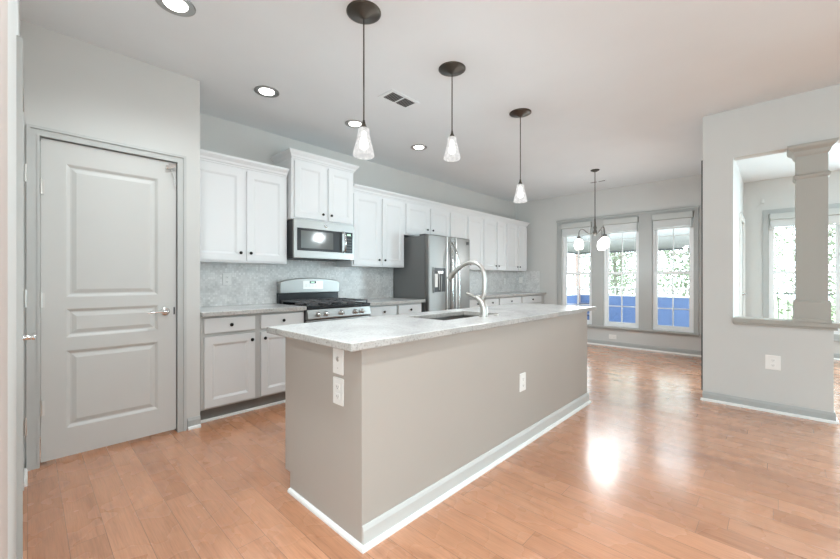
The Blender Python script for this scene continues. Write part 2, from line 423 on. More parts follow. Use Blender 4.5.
# casing of the three ganged windows
def casing(name, y_hi, y_lo, z0, z1, holes, loc, top=.08):
    r = sroot(name, loc, R270)
    A = [0]; hs = set(); 
    for k, (a, b) in enumerate(holes): A += [a, b]; hs.add((1+2*k, 1))
    A.append(y_hi-y_lo)
    MB().slab(A, [z0, WZ0, WZ1, z1], hs, -.018, 0).obj('casing_board', M['basetrim'], r, .002)
    L = y_hi-y_lo
    MB().box(-.012, L+.012, -.034, 0, z1-.022, z1+.008).obj('casing_cap', M['basetrim'], r, .003)
    MB().slab([0, .018, L-.018, L], [z0, z1-.0225], {(1, 0)}, -.028, -.0181).obj('casing_edge_band', M['basetrim'], r, .003)
    MB().box(-.02, L+.02, -.055, 0, z0-.028, z0).obj('window_stool', M['basetrim'], r, .004)
    MB().box(-.005, L+.005, -.018, 0, z0-.052, z0-.028).obj('apron', M['basetrim'], r, .003)
    return r
YH, YLo = 3.052, .868
casing('trim_1', YH, YLo, .345, 2.262, [(YH-b, YH-a) for a, b in NW], (XF, YH, 0))
struct(bpy.data.objects['trim_1'], 'grey board casing framing the three nook windows')
r2 = sroot('trim_2', (XR, .18, 0), R270, 'grey casing around the window beyond the column')
MB().ring(0, .92, .29, 2.26, .07, -.018, 0).obj('casing_board', M['basetrim'], r2, .002)
MB().box(-.02, .94, -.05, 0, .265, .29).obj('window_stool', M['basetrim'], r2, .003)
# blinds, drawn up to the head of each window
def blind(origin, w, label, zt=2.197, group='raised blinds at the window heads', loose=0):
    t = thing('window_blind', label, 'blind', origin, R270, group)
    MB().box(.012, w-.006, -.062, .028, zt-.092, zt).obj('valance', M['blindhead'], t, .004)
    for k in range(9):
        zz = zt-.104-k*.0125
        MB().box(.022, w-.022, -.042, .012, zz-.004, zz+.0065).obj('slat', M['blind'], t)
    MB().box(.020, w-.020, -.044, .014, zt-.238, zt-.218).obj('bottom_rail', M['blind'], t, .003)
    MB().cyl((w-.05, -.046, zt-.10), (w-.05, -.046, zt-.62), .0022, n=6).obj('pull_cord', M['blind'], t)
    return t
blind((XF, NW[0][1], 0), .55, 'white blind drawn up at head of leftmost nook window')
blind((XF, NW[1][1], 0), .55, 'white blind drawn up at head of middle nook window')
blind((XF, NW[2][1], 0), .55, 'white blind drawn up at head of rightmost nook window')
blind((XR, .11, 0), .78, 'white blind drawn up in the window beyond the column', 2.187)

# ------------------------------------------------------------------ interior doors
def panel_door(root, x0, x1, z0, z1, panels, yf, yb, name='door_panel', mat='door', rail=None):
    """slab with raised panels, front face at yf (local -y is out)"""
    mb = MB(); A = sorted({x0, x1, *[p[0] for p in panels], *[p[1] for p in panels]}); B = sorted({z0, z1, *[p[2] for p in panels], *[p[3] for p in panels]})
    hs = {(i, j) for i in range(len(A)-1) for j in range(len(B)-1) for p in panels if p[0] < (A[i]+A[i+1])/2 < p[1] and p[2] < (B[j]+B[j+1])/2 < p[3]}
    mb.slab(A, B, hs, yf, yb)
    for p in panels: mb.nested(p[0], p[1], p[2], p[3], [(0, yf), (.006, yf+.003), (.018, yf+.012), (.026, yf+.012), (.050, yf+.003), (.054, yf+.003)])
    return mb.obj(name, M[mat], root)
def door_casing(root, x0, x1, zt, w=.062, th=.016, mat='trim', inner=0.018):
    # moulded casing: three stepped bands
    mb = MB()
    for (a, b, t) in ((0, w, th), (w-.018, w-.001, th+.009), (.002, .012, th+.004)):
        mb.slab([x0-b, x0-a, x1+a, x1+b], [0, zt+a, zt+b], {(1, 0)}, -t, 0)
    mb.obj('casing', M[mat], root)
    MB().slab([x0-.008, x0+.0, x1-.0, x1+.008], [0, zt, zt+.008], {(1, 0)}, .001, .109).obj('jamb', M[mat], root)
def hinge(root, x, z, side=1, y=-.006):
    mb = MB().cyl((x, y, z-.045), (x, y, z+.045), .006, n=10).cyl((x, y, z+.045), (x, y, z+.052), .004, n=8).box(x, x+.017*side, -.0025, .001, z-.045, z+.045)
    mb.obj('hinge', M['nickel'], root, label='satin nickel hinge')
def lever(root, x, z, d, y0):
    h = MB().lathe([(0, .0), (.031, .0), (.031, .006), (.024, .012), (.012, .014), (.011, .045), (.013, .055), (0, .057)], (x, y0, z), 24, 'y').obj('handle_rose', M['chrome'], root, label='bright metal rose plate')
    MB().tube([(x, y0-.05, z), (x+d*.03, y0-.053, z+.001), (x+d*.07, y0-.054, z+.003), (x+d*.115, y0-.050, z-.003)], [.010, .0095, .008, .006], 10).obj('lever_handle', M['chrome'], root, label='bright metal lever')
d1 = sroot('door_1', (0, YP, 0), 0, 'grey three panel pantry door with lever handle')
panel_door(d1, .056, .784, .024, 2.050, [(.172, .668, 1.052, 1.912), (.172, .668, .79, .975), (.172, .668, .205, .705)], .004, .038)
door_casing(d1, .052, .788, 2.055, .058)
for z in (1.745, 1.035, .36): hinge(d1, .057, z)
lever(d1, .712, .925, -1, .004)
MB().box(.766, .774, -.001, .004, .90, .955).obj('strike_plate', M['black'], d1)
lt = MB().box(.712, .745, -.022, .004, 1.992, 2.018).box(.728, .77, -.026, -.018, 2.005, 2.03).tube([(.742, -.024, 1.998), (.752, -.028, 1.95), (.765, -.024, 1.905), (.770, -.022, 1.875)], .0028, 8).cyl((.726, -.03, 2.004), (.726, -.012, 2.004), .011, n=12)
lt.obj('safety_latch', M['chrome'], d1, label='small bright safety latch at the top corner')

d2 = sroot('door_2', (-.03, 0, 0), PI/2, 'grey door in left wall seen almost edge on')
panel_door(d2, 2.20, 2.96, .012, 2.04, [(2.31, 2.85, 1.05, 1.91), (2.31, 2.85, .79, .975), (2.31, 2.85, .205, .705)], .004, .038)
door_casing(d2, 2.19, 2.97, 2.05, .062, .008)
for z in (1.745, 1.06, .36): hinge(d2, 2.965, z, -1, -.022)
lever(d2, 2.27, .925, 1, .004)

d3 = sroot('door_3', (0, .41, 0), 0, 'white panel door seen through the wall opening')
panel_door(d3, 7.17, 7.91, .012, 2.04, [(7.28, 7.80, 1.05, 1.91), (7.28, 7.80, .205, .90)], .004, .038, mat='trimwhite')
door_casing(d3, 7.16, 7.92, 2.05, .075, .016, 'trimwhite')
lever(d3, 7.85, .93, -1, .004)
t4 = sroot('trim_3', (0, .53, 0), 0, 'narrow dark strip edging the corner of half wall')
MB().box(4.530, 4.545, .0005, .012, .09, 2.32).obj('dark_strip', M['darkgrey'], t4)

# ------------------------------------------------------------------ ledge and column
led = sroot('trim_4', (0, 0, 0), 0, 'grey moulded ledge capping the half wall')
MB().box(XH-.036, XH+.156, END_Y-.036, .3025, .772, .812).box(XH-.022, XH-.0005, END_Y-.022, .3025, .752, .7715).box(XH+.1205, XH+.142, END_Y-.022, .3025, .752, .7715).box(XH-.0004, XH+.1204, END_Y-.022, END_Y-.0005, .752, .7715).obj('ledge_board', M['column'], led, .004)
# the moulded board is cut at the jamb by the wall, so its end shows flush there
col = thing('square_column', 'square greige column standing on the ledge of the half wall', 'column', (XH+.06, -.20, .812))
cz = .812
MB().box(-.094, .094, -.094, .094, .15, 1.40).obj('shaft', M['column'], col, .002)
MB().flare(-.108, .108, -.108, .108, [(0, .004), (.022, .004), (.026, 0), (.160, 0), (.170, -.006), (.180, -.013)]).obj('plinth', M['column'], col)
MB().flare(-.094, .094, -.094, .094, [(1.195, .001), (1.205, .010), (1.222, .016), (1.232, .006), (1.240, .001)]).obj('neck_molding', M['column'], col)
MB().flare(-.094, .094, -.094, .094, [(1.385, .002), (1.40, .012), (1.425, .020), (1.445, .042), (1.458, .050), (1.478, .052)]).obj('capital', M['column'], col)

# ------------------------------------------------------------------ outlets
def outlet(loc, rotz, label, w=.075, h=.118, kind='duplex', horizontal=False, mat=None):
    t = thing('electrical_outlet' if kind != 'switch' else 'light_switch', label, 'outlet' if kind != 'switch' else 'switch', loc, rotz)
    if horizontal: w, h = h, w
    MB().flare(-w/2, w/2, -.006, 0, [(-h/2, -.002), (-h/2+.003, 0), (h/2-.003, 0), (h/2, -.002)], back=False).obj('cover_plate', mat or M['plastic'], t)
    if kind == 'duplex':
        for s in (-1, 1):
            c = (s*.022, -.0065, 0) if horizontal else (0, -.0065, s*.022)
            a, b = (.013, .017) if horizontal else (.017, .013)
            sk = MB().box(c[0]-a, c[0]+a, -.0085, -.006, c[2]-b, c[2]+b).obj('socket', mat or M['plastic'], t, .001)
            mb = MB()
            for q in (-1, 1):
                if horizontal: mb.box(c[0]-.004, c[0]+.004, -.0089, -.0086, q*.006-.001, q*.006+.001)
                else: mb.box(q*.006-.001, q*.006+.001, -.0089, -.0086, c[2]-.004, c[2]+.005)
            mb.cyl((c[0], -.0086, c[2]-.008), (c[0], -.0089, c[2]-.008), .0022, n=8)
            mb.obj('slots', M['darkgrey'], sk)
    elif kind == 'switch':
        MB().box(-.006, .006, -.016, -.006, -.012, .010).obj('toggle', M['plastic'], t, .001)
    else:
        MB().lathe([(0, .002), (.012, .002), (.012, 0)], (0, -.006, .012), 16, 'y').obj('jack', M['socket'], t)
        MB().box(-.003, .003, -.008, -.006, .010, .016).obj('jack_hole', M['darkgrey'], t)
        MB().cyl((0, -.006, -.03), (0, -.0075, -.03), .003, n=8).obj('screw', M['socket'], t)
    return t
IX0, IX1, IY0, IY1 = 1.0, 3.65, 1.305, 2.02
outlet((IX0, 1.478, .786), R270, 'upper white plate on island end, just under the countertop', .078, .118, 'jack')
outlet((IX0, 1.477, .648), R270, 'white outlet on island end, lower of the two plates', .078, .125)
outlet((2.41, IY0, .443), 0, 'white outlet alone on the long side of the island', .078, .125)
outlet((XH, .034, .435), R270, 'white outlet low on the half wall below the ledge', .10, .125)
outlet((XF, 2.075, .165), R270, 'white outlet laid sideways under the nook windows', .075, .118, 'duplex', True)
outlet((1.36, YK-.012, 1.165), 0, 'pale outlet in backsplash left of the range', .078, .118, mat=M['plate2'])
outlet((3.28, YK-.012, 1.165), 0, 'pale outlet in backsplash between range and refrigerator', .078, .118, mat=M['plate2'])
outlet((6.55, YK-.012, 1.12), 0, 'pale outlet in backsplash near the far corner', .078, .118, mat=M['plate2'])
outlet((XF-.012, 3.82, 1.14), R270, 'white switch on the tiled return beside the far corner', .078, .118, 'switch')

# ------------------------------------------------------------------ cabinets
YU = 3.62     # face of the wall cabinet doors
def knob(root, x, z, y):
    MB().lathe([(0, .026), (.010, .0255), (.0145, .021), (.0145, .017), (.008, .013), (.006, .008), (.006, 0.0)], (x, y, z), 16, 'y').obj('knob', M['knob'], root, label='small black round knob')
def shaker(root, x0, x1, z0, z1, y, mat, kx=None, kz=None, name='door', rail=.058):
    o = MB()
    o.slab([x0, x0+rail, x1-rail, x1], [z0, z0+rail, z1-rail, z1], {(1, 1)}, y, y+.019)
    o.nested(x0+rail, x1-rail, z0+rail, z1-rail, [(0, y), (.005, y+.002), (.020, y+.011), (.021, y+.011)])
    d = o.obj(name, mat, root)
    if kx is not None: knob(d, kx, kz, y)
    return d
def flatfront(root, x0, x1, z0, z1, y, mat, name='drawer'):
    d = MB().flare(x0, x1, y, y+.019, [(z0, -.003), (z0+.004, 0), (z1-.004, 0), (z1, -.003)], back=False).obj(name, mat, root)
    knob(d, (x0+x1)/2, (z0+z1)/2, y)
    return d
def wallcab(label, x0, x1, z0, z1, doors, kz=1.40, y=YU, name='wall_cabinet', rail_z=None):
    t = thing(name, label, 'cabinet', ((x0+x1)/2, YK-.0005, z0)); ox = -(x0+x1)/2; oz = -z0; oy = -(YK-.0005)
    X = lambda v: v+ox
    MB().box(X(x0), X(x1), y+.0195+oy, 0, 0, z1-z0).obj('body', M['white'], t, .001)
    n = len(doors)
    for i, (a, b) in enumerate(doors):
        kx = X(b)-.030 if i % 2 == 0 else X(a)+.030
        shaker(t, X(a), X(b), .018, z1-z0-.022, y+oy, M['white'], kx, kz-z0)
    return t
UB = 1.322; UT = 2.205
wallcab('white two door wall cabinet nearest the pantry', .948, 1.835, UB, UT, [(.965, 1.398), (1.43, 1.81)], 1.412)
wallcab('tall white two door wall cabinet above the microwave', 1.853, 2.622, 1.785, 2.40, [(1.882, 2.232), (2.278, 2.602)], 1.862, 3.56)
wallcab('white two door wall cabinet between microwave and refrigerator', 2.64, 3.497, UB, UT, [(2.662, 3.070), (3.106, 3.475)], 1.405)
wallcab('short white cabinet directly over the refrigerator', 3.499, 4.448, 1.765, UT, [(3.525, 3.965), (4.020, 4.43)], 1.866)
wallcab('white wall cabinet behind the right edge of the refrigerator', 4.450, 5.355, UB, UT, [(4.470, 4.885), (4.925, 5.335)], 1.40)
wallcab('white wall cabinet, second from the far end', 5.357, 6.102, UB, UT, [(5.377, 5.755), (5.790, 6.082)], 1.397)
wallcab('white wall cabinet at the far end by the nook', 6.104, 6.885, UB, UT, [(6.124, 6.512), (6.545, 6.865)], 1.397)
CR = [(0, .001), (.012, .004), (.018, .012), (.036, .018), (.052, .034), (.064, .044), (.080, .046)]
def crown(x0, x1, z, y, label, left, right):
    o = MB().flare(x0, x1, y, YK-.001, [(z+a, e) for a, e in CR], back=False, left=left, right=right).obj('crown_molding', M['white'])
    tag(o, label, 'molding')
crown(.948, 1.830, UT+.0005, YU+.012, 'white crown molding on the cabinet nearest the pantry', False, False)
crown(1.853, 2.622, 2.4005, 3.57, 'raised white crown molding over the microwave cabinet', True, True)
crown(2.64, 6.885, UT+.0005, YU+.012, 'long white crown molding running to the far end', False, True)

YBASE = 3.30
def basecab(label, x0, x1, bays):
    t = thing('base_cabinet', label, 'cabinet', ((x0+x1)/2, YK-.0005, 0)); ox = -(x0+x1)/2; oy = -(YK-.0005)
    MB().box(x0+ox, x1+ox, YBASE+.0195+oy, 0, .118, .869).obj('body', M['baseframe'], t, .001)
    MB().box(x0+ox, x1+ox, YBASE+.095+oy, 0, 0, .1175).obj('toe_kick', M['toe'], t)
    MB().prism([(YBASE+.0945+oy, 0), (YBASE+.078+oy, 0), (YBASE+.078+oy, .010), (YBASE+.084+oy, .018), (YBASE+.0945+oy, .020)], x0+ox, x1+ox).obj('shoe_molding', M['trimwhite'], t, label='white strip along the floor')
    for a, b, nd in bays:
        flatfront(t, a+ox, b+ox, .728, .850, YBASE+oy, M['basecab'])
        if nd == 1:
            right = (a+b)/2 < (x0+x1)/2
            shaker(t, a+ox, b+ox, .135, .700, YBASE+oy, M['basecab'], (b+ox-.03) if right else (a+ox+.03), .645)
        else:
            m = (a+b)/2
            shaker(t, a+ox, m+ox-.003, .135, .700, YBASE+oy, M['basecab'], m+ox-.035, .645)
            shaker(t, m+ox+.003, b+ox, .135, .700, YBASE+oy, M['basecab'], m+ox+.035, .645)
    return t
basecab('grey base cabinet between pantry and range', .948, 1.848, [(.972, 1.372, 1), (1.425, 1.83, 1)])
basecab('grey base cabinet between range and refrigerator', 2.622, 3.50, [(2.650, 3.045, 1), (3.085, 3.48, 1)])
basecab('grey base cabinet beside the refrigerator, partly hidden by faucet', 4.50, 5.33, [(4.52, 4.895, 1), (4.925, 5.31, 1)])
basecab('grey base cabinet in the middle of the far run', 5.332, 6.08, [(5.352, 6.060, 2)])
basecab('grey base cabinet ending at the nook wall', 6.082, 6.86, [(6.102, 6.84, 2)])
tag(MB().box(6.862, XF-.001, YBASE+.0195, YK-.001, 0, .869).obj('cabinet_filler', M['baseframe']), 'plain grey filler strip between last cabinet and nook wall', 'filler')

def ctop(x0, x1, label, y0=3.268, xr=None):
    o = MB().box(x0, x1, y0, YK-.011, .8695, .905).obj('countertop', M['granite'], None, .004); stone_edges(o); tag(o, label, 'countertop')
ctop(.9475, 1.850, 'pale granite countertop between pantry and range')
ctop(2.620, 3.525, 'pale granite countertop between range and refrigerator')
ctop(4.49, XF-.011, 'pale granite countertop on the far cabinet run')
# tiled splash
tag(MB().box(.9465, 3.575, YK-.010, YK-.0005, .90, 1.321).box(1.855, 2.620, YK-.010, YK-.0005, 1.3205, 1.40).obj('backsplash', M['tile']), 'pale marble mosaic backsplash behind the range', 'backsplash')
tag(MB().box(4.47, XF-.0005, YK-.010, YK-.0005, .906, 1.321).box(XF-.010, XF-.0005, 3.42, YK-.0105, .906, 1.321).obj('backsplash', M['tile']), 'pale marble mosaic backsplash turning the far corner', 'backsplash')

# ------------------------------------------------------------------ microwave
mw = thing('microwave', 'stainless over the range microwave under the tall cabinet', 'microwave', (2.235, 3.54, 1.385))
x0, x1 = -.375, .372
MB().box(x0, x1, .03, .405, .012, .392).obj('body', M['darkgrey'], mw)
MB().slab([x0, x0+.035, .205, .245, .345, x1], [0, .078, .308, .398], {(1, 1)}, 0, .03).obj('door_frame', M['steelh'], mw, .003)
MB().box(x0+.035, .205, .004, .03, .078, .308).obj('door_glass', M['black'], mw)
MB().box(-.295, .09, .0025, .0045, .105, .285).obj('window_screen', paint('grey_mesh_window', (.10, .105, .10), .12, .02, 0, 1.0), mw)
MB().box(.245, .345, -.0015, .0, .075, .312).obj('control_panel', M['black'], mw)
MB().box(.272, .318, -.0025, -.0016, .272, .292).obj('display', M['lcd'], mw)
b_ = MB()
for r_ in range(5):
    for c_ in range(3): b_.box(.262+c_*.025, .279+c_*.025, -.0025, -.0016, .095+r_*.032, .112+r_*.032)
b_.obj('buttons', M['darkgrey'], mw)
MB().tube([(.222, -.004, .085), (.222, -.034, .10), (.222, -.044, .19), (.222, -.034, .29), (.222, -.004, .305)], .011, 12).obj('handle', M['chrome'], mw)
MB().lathe([(0, .004), (.014, .004), (.015, 0)], (-.005, 0, .352), 20, 'y').obj('badge', M['chrome'], mw)
MB().box(x0+.02, x1-.02, .05, .38, -.004, .0115).box(-.22, -.08, .12, .30, -.008, -.0041).box(.08, .22, .12, .30, -.008, -.0041).obj('underside_vent', M['darkgrey'], mw)

# ------------------------------------------------------------------ range
rg = thing('gas_range', 'stainless freestanding gas range with black grates', 'stove', (2.235, 3.27, 0))
a, b = -.380, .380
MB().box(a, b, .03, .665, .10, .885).obj('body', M['darkgrey'], rg)
MB().box(a+.02, b-.02, .06, .64, 0, .0995).obj('toe_base', M['black'], rg)
MB().box(a, b, .004, .028, .10, .255).obj('storage_drawer', M['steelh'], rg, .004)
od = MB().slab([a, a+.09, b-.09, b], [.262, .36, .62, .765], {(1, 1)}, .0, .029).obj('oven_door', M['steelh'], rg, .004)
MB().box(a+.09, b-.09, .006, .024, .36, .62).obj('oven_window', M['black'], od)
MB().tube([(a+.05, 0, .715), (a+.05, -.05, .715), (a+.09, -.055, .715), (b-.09, -.055, .715), (b-.05, -.05, .715), (b-.05, 0, .715)], .011, 12).obj('oven_handle', M['steelh'], od)
MB().prism([(-.012, .775), (-.02, .785), (-.004, .868), (.03, .872), (.03, .775)], a, b).obj('control_fascia', M['steelh'], rg)
for kx in (-.27, -.18, 0, .18, .262):
    k = MB().lathe([(.0, .034), (.017, .033), (.020, .028), (.022, .006), (.027, 0.003), (.027, 0)], (kx, -.013, .822), 20, 'y').obj('knob', M['chrome'], rg, label='bright metal burner knob')
    MB().box(kx-.003, kx+.003, -.052, -.046, .806, .838).obj('grip', M['nickel'], k)
MB().flare(a, b, -.006, .60, [(.873, 0), (.880, .004), (.900, .004), (.904, -.004), (.904, -.02), (.897, -.028)], back=False, left=False, right=False).obj('cooktop', M['black'], rg)
for (bx, by, br) in ((-.23, .14, .045), (-.23, .43, .038), (0, .285, .05), (.23, .14, .038), (.23, .43, .045)):
    MB().lathe([(br*1.25, .898), (br*1.25, .904), (br, .908), (br, .917), (br*.8, .921), (0, .922)], (bx, by, 0), 20).obj('burner', M['iron'], rg)
for gx0, gx1 in ((-.365, -.128), (-.122, .122), (.128, .365)):
    g = MB(); gz = .936; t_ = .006
    for yy in (.02, .285, .56): g.box(gx0, gx1, yy-t_, yy+t_, gz-.008, gz+.006)
    for xx in (gx0+t_, gx1-t_): g.box(xx-t_, xx+t_, .02, .56, gz-.008, gz+.006)
    mx_ = (gx0+gx1)/2
    g.box(mx_-t_*.8, mx_+t_*.8, .02, .10, gz-.006, gz+.010).box(mx_-t_*.8, mx_+t_*.8, .19, .38, gz-.006, gz+.010).box(mx_-t_*.8, mx_+t_*.8, .47, .56, gz-.006, gz+.010)
    for yy in (.145, .43): g.box(gx0, mx_-.03, yy-t_*.8, yy+t_*.8, gz-.006, gz+.010).box(mx_+.03, gx1, yy-t_*.8, yy+t_*.8, gz-.006, gz+.010)
    for xx in (gx0+t_, gx1-t_):
        for yy in (.026, .554): g.box(xx-t_, xx+t_, yy-t_, yy+t_, .898, gz)
    g.obj('grate', M['iron'], rg, .0015, 1)
# backguard with an arched top
pts = []
for k in range(17):
    u = -1+2*k/16; pts.append((u*.375, 1.135+.045*(1-u*u)**.8))
poly = [(-.375, 1.012), (.375, 1.012)]+[(x, z) for x, z in reversed(pts)]
bg = MB().prism(poly, .565, .640, 'y').obj('backguard', M['steelh'], rg, .008, 3)
MB().box(-.375, .375, .600, .650, .885, 1.013).obj('backguard_panel', M['black'], rg)
MB().box(-.11, .14, .5625, .5655, 1.055, 1.145).obj('display_panel', M['nickel'], bg)
MB().box(-.03, .05, .561, .5626, 1.118, 1.143).obj('display', M['black'], bg)
MB().box(-.015, .03, .5602, .5611, 1.125, 1.137).obj('clock_digits', M['lcd'], bg)
bb = MB()
for r_ in range(2):
    for c_ in range(5): bb.box(-.085+c_*.042, -.062+c_*.042, .561, .5626, 1.082+r_*.016, 1.090+r_*.016)
bb.obj('buttons', M['socket'], bg)

# ------------------------------------------------------------------ refrigerator
fr = thing('refrigerator', 'stainless side by side refrigerator with water dispenser', 'refrigerator', (4.0, 3.22, 0))
MB().box(-.44, .44, .095, .70, .03, 1.735).obj('body', M['fridgeside'], fr, .004)
MB().box(-.42, .42, .11, .68, 0, .0295).obj('base_grille', M['black'], fr)
MB().box(-.43, -.35, .10, .20, 1.7355, 1.757).box(.35, .43, .10, .20, 1.7355, 1.757).obj('hinge_cover', M['darkgrey'], fr)
def bowed(x0, x1, z0, z1, yf, bow, holes=None):
    n = 12; top = []; 
    for k in range(n+1):
        u = -1+2*k/n; top.append((x0+(x1-x0)*(k/n), yf-bow*(1-u*u)))
    return MB().prism([(x0, yf+.068), *top, (x1, yf+.068)], z0, z1, 'z')
ld = bowed(-.445, -.004, .06, 1.745, .022, .016).obj('left_door', M['steel'], fr, .014, 3)
rd = bowed(.004, .445, .06, 1.745, .022, .016).obj('right_door', M['steel'], fr, .014, 3)
dp = MB().ring(-0.375, -0.125, .985, 1.325, .012, -.0, .012).obj('dispenser_frame', M['steel'], ld)
MB().box(-0.363, -0.137, .0035, .012, .997, 1.313).obj('dispenser_cavity', M['darkgrey'], ld)
MB().box(-0.363, -0.137, -.001, .010, 1.275, 1.313).obj('dispenser_controls', M['black'], ld)
MB().box(-0.305, -0.195, -.012, .003, 1.235, 1.274).obj('dispenser_spout', M['chrome'], ld, .004)
MB().box(-.28, -.262, -.008, .003, 1.02, 1.235).box(-.235, -.22, -.008, .003, 1.0, 1.235).obj('dispenser_paddle', M['steel'], ld, .003)
MB().box(-0.352, -0.298, -.006, .003, 1.06, 1.235).obj('dispenser_light_panel', M['plastic'], ld, .003)
MB().box(-0.360, -0.140, -.008, .003, .985, .9965).obj('drip_tray', M['steel'], ld)
MB().box(.345, .395, .004, .0115, 1.655, 1.70).obj('badge', M['darkgrey'], rd, label='small dark square badge')
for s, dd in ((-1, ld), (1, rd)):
    MB().box(s*.085, s*.110, -.0015, .010, .07, 1.735).obj('highlight_strip', M['satin'], dd, .003, label='bright strip imitating the highlight on the curved door')  # strip painted bright to stand for the highlight on the bowed door
    hp = []
    for k in range(15):
        u = k/14; hp.append((s*(.034+.040*math.sin(PI*u)), .004-.058*min(1, 8*u, 8*(1-u))-.016*math.sin(PI*u), .42+1.24*u))
    MB().tube([(s*.034, .016, .42)]+hp+[(s*.034, .016, 1.66)], .013, 12).obj('handle', M['chrome'], dd, label='bright bowed bar handle')

# ------------------------------------------------------------------ island
isl = thing('kitchen_island', 'long greige kitchen island in the middle of the room', 'island', ((IX0+IX1)/2, (IY0+IY1)/2, 0))
ox, oy = -(IX0+IX1)/2, -(IY0+IY1)/2
ix0, ix1, iy0, iy1 = IX0+ox, IX1+ox, IY0+oy, IY1+oy
SX0, SX1, SY0, SY1 = 1.835, 2.50, 1.545, 1.885         # sink opening
# body is hollow under the sink
MB().prism([(iy0, 0), (iy1-.075, 0), (iy1-.075, .105), (iy1-.02, .105), (iy1-.02, .869), (iy0, .869)], ix0, ix0+.018).obj('end_panel', M['island'], isl)
MB().prism([(iy0, 0), (iy1-.075, 0), (iy1-.075, .105), (iy1-.02, .105), (iy1-.02, .869), (iy0, .869)], ix1-.018, ix1).obj('end_panel', M['island'], isl)
MB().box(ix0+.0181, ix1-.0181, iy0, iy0+.018, 0, .869).obj('back_panel', M['island'], isl)
MB().box(ix0+.0181, ix1-.0181, iy1-.038, iy1-.0201, .105, .869).obj('face_frame', M['baseframe'], isl)
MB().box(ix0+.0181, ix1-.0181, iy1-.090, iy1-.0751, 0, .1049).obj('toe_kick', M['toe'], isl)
n = 6; w_ = (ix1-ix0-.02)/n
for k in range(n):
    xa = ix0+.01+k*w_+.004; xb = xa+w_-.008
    d = MB().slab([xa, xa+.055, xb-.055, xb], [.125, .18, .79, .845], {(1, 1)}, iy1-.020, iy1-.0005).box(xa+.055, xb-.055, iy1-.019, iy1-.010, .18, .79).obj('door', M['basecab'], isl)
    kx_ = xb-.03 if k % 2 == 0 else xa+.03
    MB().lathe([(0, -.026), (.0145, -.021), (.0145, -.017), (.006, -.010), (.006, 0)], (kx_, iy1-.0005, .76), 12, 'y').obj('knob', M['knob'], d)
# baseboard on the long side, shoe on both
prof = [(0, 0), (-.013, 0), (-.013, .078), (-.008, .092), (-.004, .098), (0, .098)]
MB().prism([(iy0+p[0], p[1]) for p in prof], ix0-.0, ix1+.013).obj('baseboard', M['door'], isl)
MB().prism([(ix1-p[0], p[1]) for p in prof], iy0, iy1-.08, 'y').obj('baseboard', M['door'], isl)
sh = [(0, 0), (-.016, 0), (-.016, .009), (-.012, .017), (0, .021)]
MB().prism([(iy0-.013+p[0], p[1]) for p in sh], ix0-.016, ix1+.029).obj('shoe_molding', M['trimwhite'], isl, label='white strip along the floor')
MB().prism([(ix0+p[0], p[1]) for p in sh], iy0-.0128, iy1-.075, 'y').obj('shoe_molding', M['trimwhite'], isl, label='white strip along the floor')
CX0, CX1, CY0, CY1 = .915, 3.765, 1.262, 2.055
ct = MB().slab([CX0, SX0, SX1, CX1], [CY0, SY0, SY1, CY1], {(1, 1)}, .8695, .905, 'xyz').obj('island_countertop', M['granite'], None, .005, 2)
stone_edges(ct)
tag(ct, 'large pale granite slab on top of the island', 'countertop')

sk = thing('kitchen_sink', 'stainless undermount sink set into the island countertop', 'sink', ((SX0+SX1)/2, (SY0+SY1)/2, .64))
hx, hy = (SX1-SX0)/2+.006, (SY1-SY0)/2+.006
mb = MB()
lo = [(hx+.012, hy+.012, .2288), (hx, hy, .2288), (hx-.004, hy-.004, .05), (hx-.03, hy-.03, .01), (.05, .05, .0)]
vs = []
for (p, q, z) in lo: vs += [(-p, -q, z), (p, -q, z), (p, q, z), (-p, q, z)]
fs = [(4*i+k, 4*i+(k+1) % 4, 4*i+4+(k+1) % 4, 4*i+4+k) for i in range(len(lo)-1) for k in range(4)]
mb.add(vs, fs)
o = mb.obj('basin', M['steel'], sk); so = o.modifiers.new('solid', 'SOLIDIFY'); so.thickness = .0015
MB().lathe([(0, .004), (.035, .004), (.045, .008), (.048, .004), (.048, -.01)], (0, 0, 0), 24).obj('drain', M['chrome'], sk)

fa = thing('kitchen_faucet', 'brushed nickel high arc faucet standing beside the island sink', 'faucet', (2.2, 1.49, .905))
P = lambda y, z: (0, y-1.49, z-.905)
MB().lathe([(0, 0), (.031, 0), (.031, .006), (.027, .010), (.0, .010)], (0, 0, 0), 24).obj('base_ring', M['nickel'], fa)
MB().tube([P(1.486, .910), P(1.482, .94), P(1.487, .975), P(1.505, 1.008), P(1.532, 1.034), P(1.545, 1.042)], [.027, .0265, .026, .0245, .0215, .018], 20).obj('body', M['nickel'], fa)
path = [P(*p) for p in ((1.553, 1.040), (1.525, 1.034), (1.500, 1.038), (1.486, 1.055), (1.482, 1.085), (1.482, 1.12), (1.482, 1.16), (1.483, 1.20), (1.494, 1.238), (1.522, 1.268), (1.562, 1.284), (1.600, 1.288), (1.640, 1.280), (1.680, 1.262))]
def smooth(pts, it=2):
    for _ in range(it):
        q = [pts[0]]
        for i in range(len(pts)-1):
            a_, b_2 = Vector(pts[i]), Vector(pts[i+1]); q += [a_*.75+b_2*.25, a_*.25+b_2*.75]
        q.append(pts[-1]); pts = q
    return pts
MB().tube(smooth(path), .0145, 16).obj('spout', M['nickel'], fa)
MB().tube([P(1.678, 1.263), P(1.700, 1.252), P(1.745, 1.220), P(1.792, 1.176), P(1.800, 1.168)], [.0135, .017, .019, .021, .017], 16).obj('spray_head', M['nickel'], fa)
MB().tube([P(1.535, 1.030), P(1.565, 1.040), P(1.60, 1.054), P(1.632, 1.068)], [.017, .013, .011, .010], 14).obj('handle', M['nickel'], fa)
MB().lathe([(0, .0), (.02, 0), (.02, .004), (.008, .008), (0, .008)], (.16, 0, 0), 18).obj('soap_button', M['nickel'], fa)

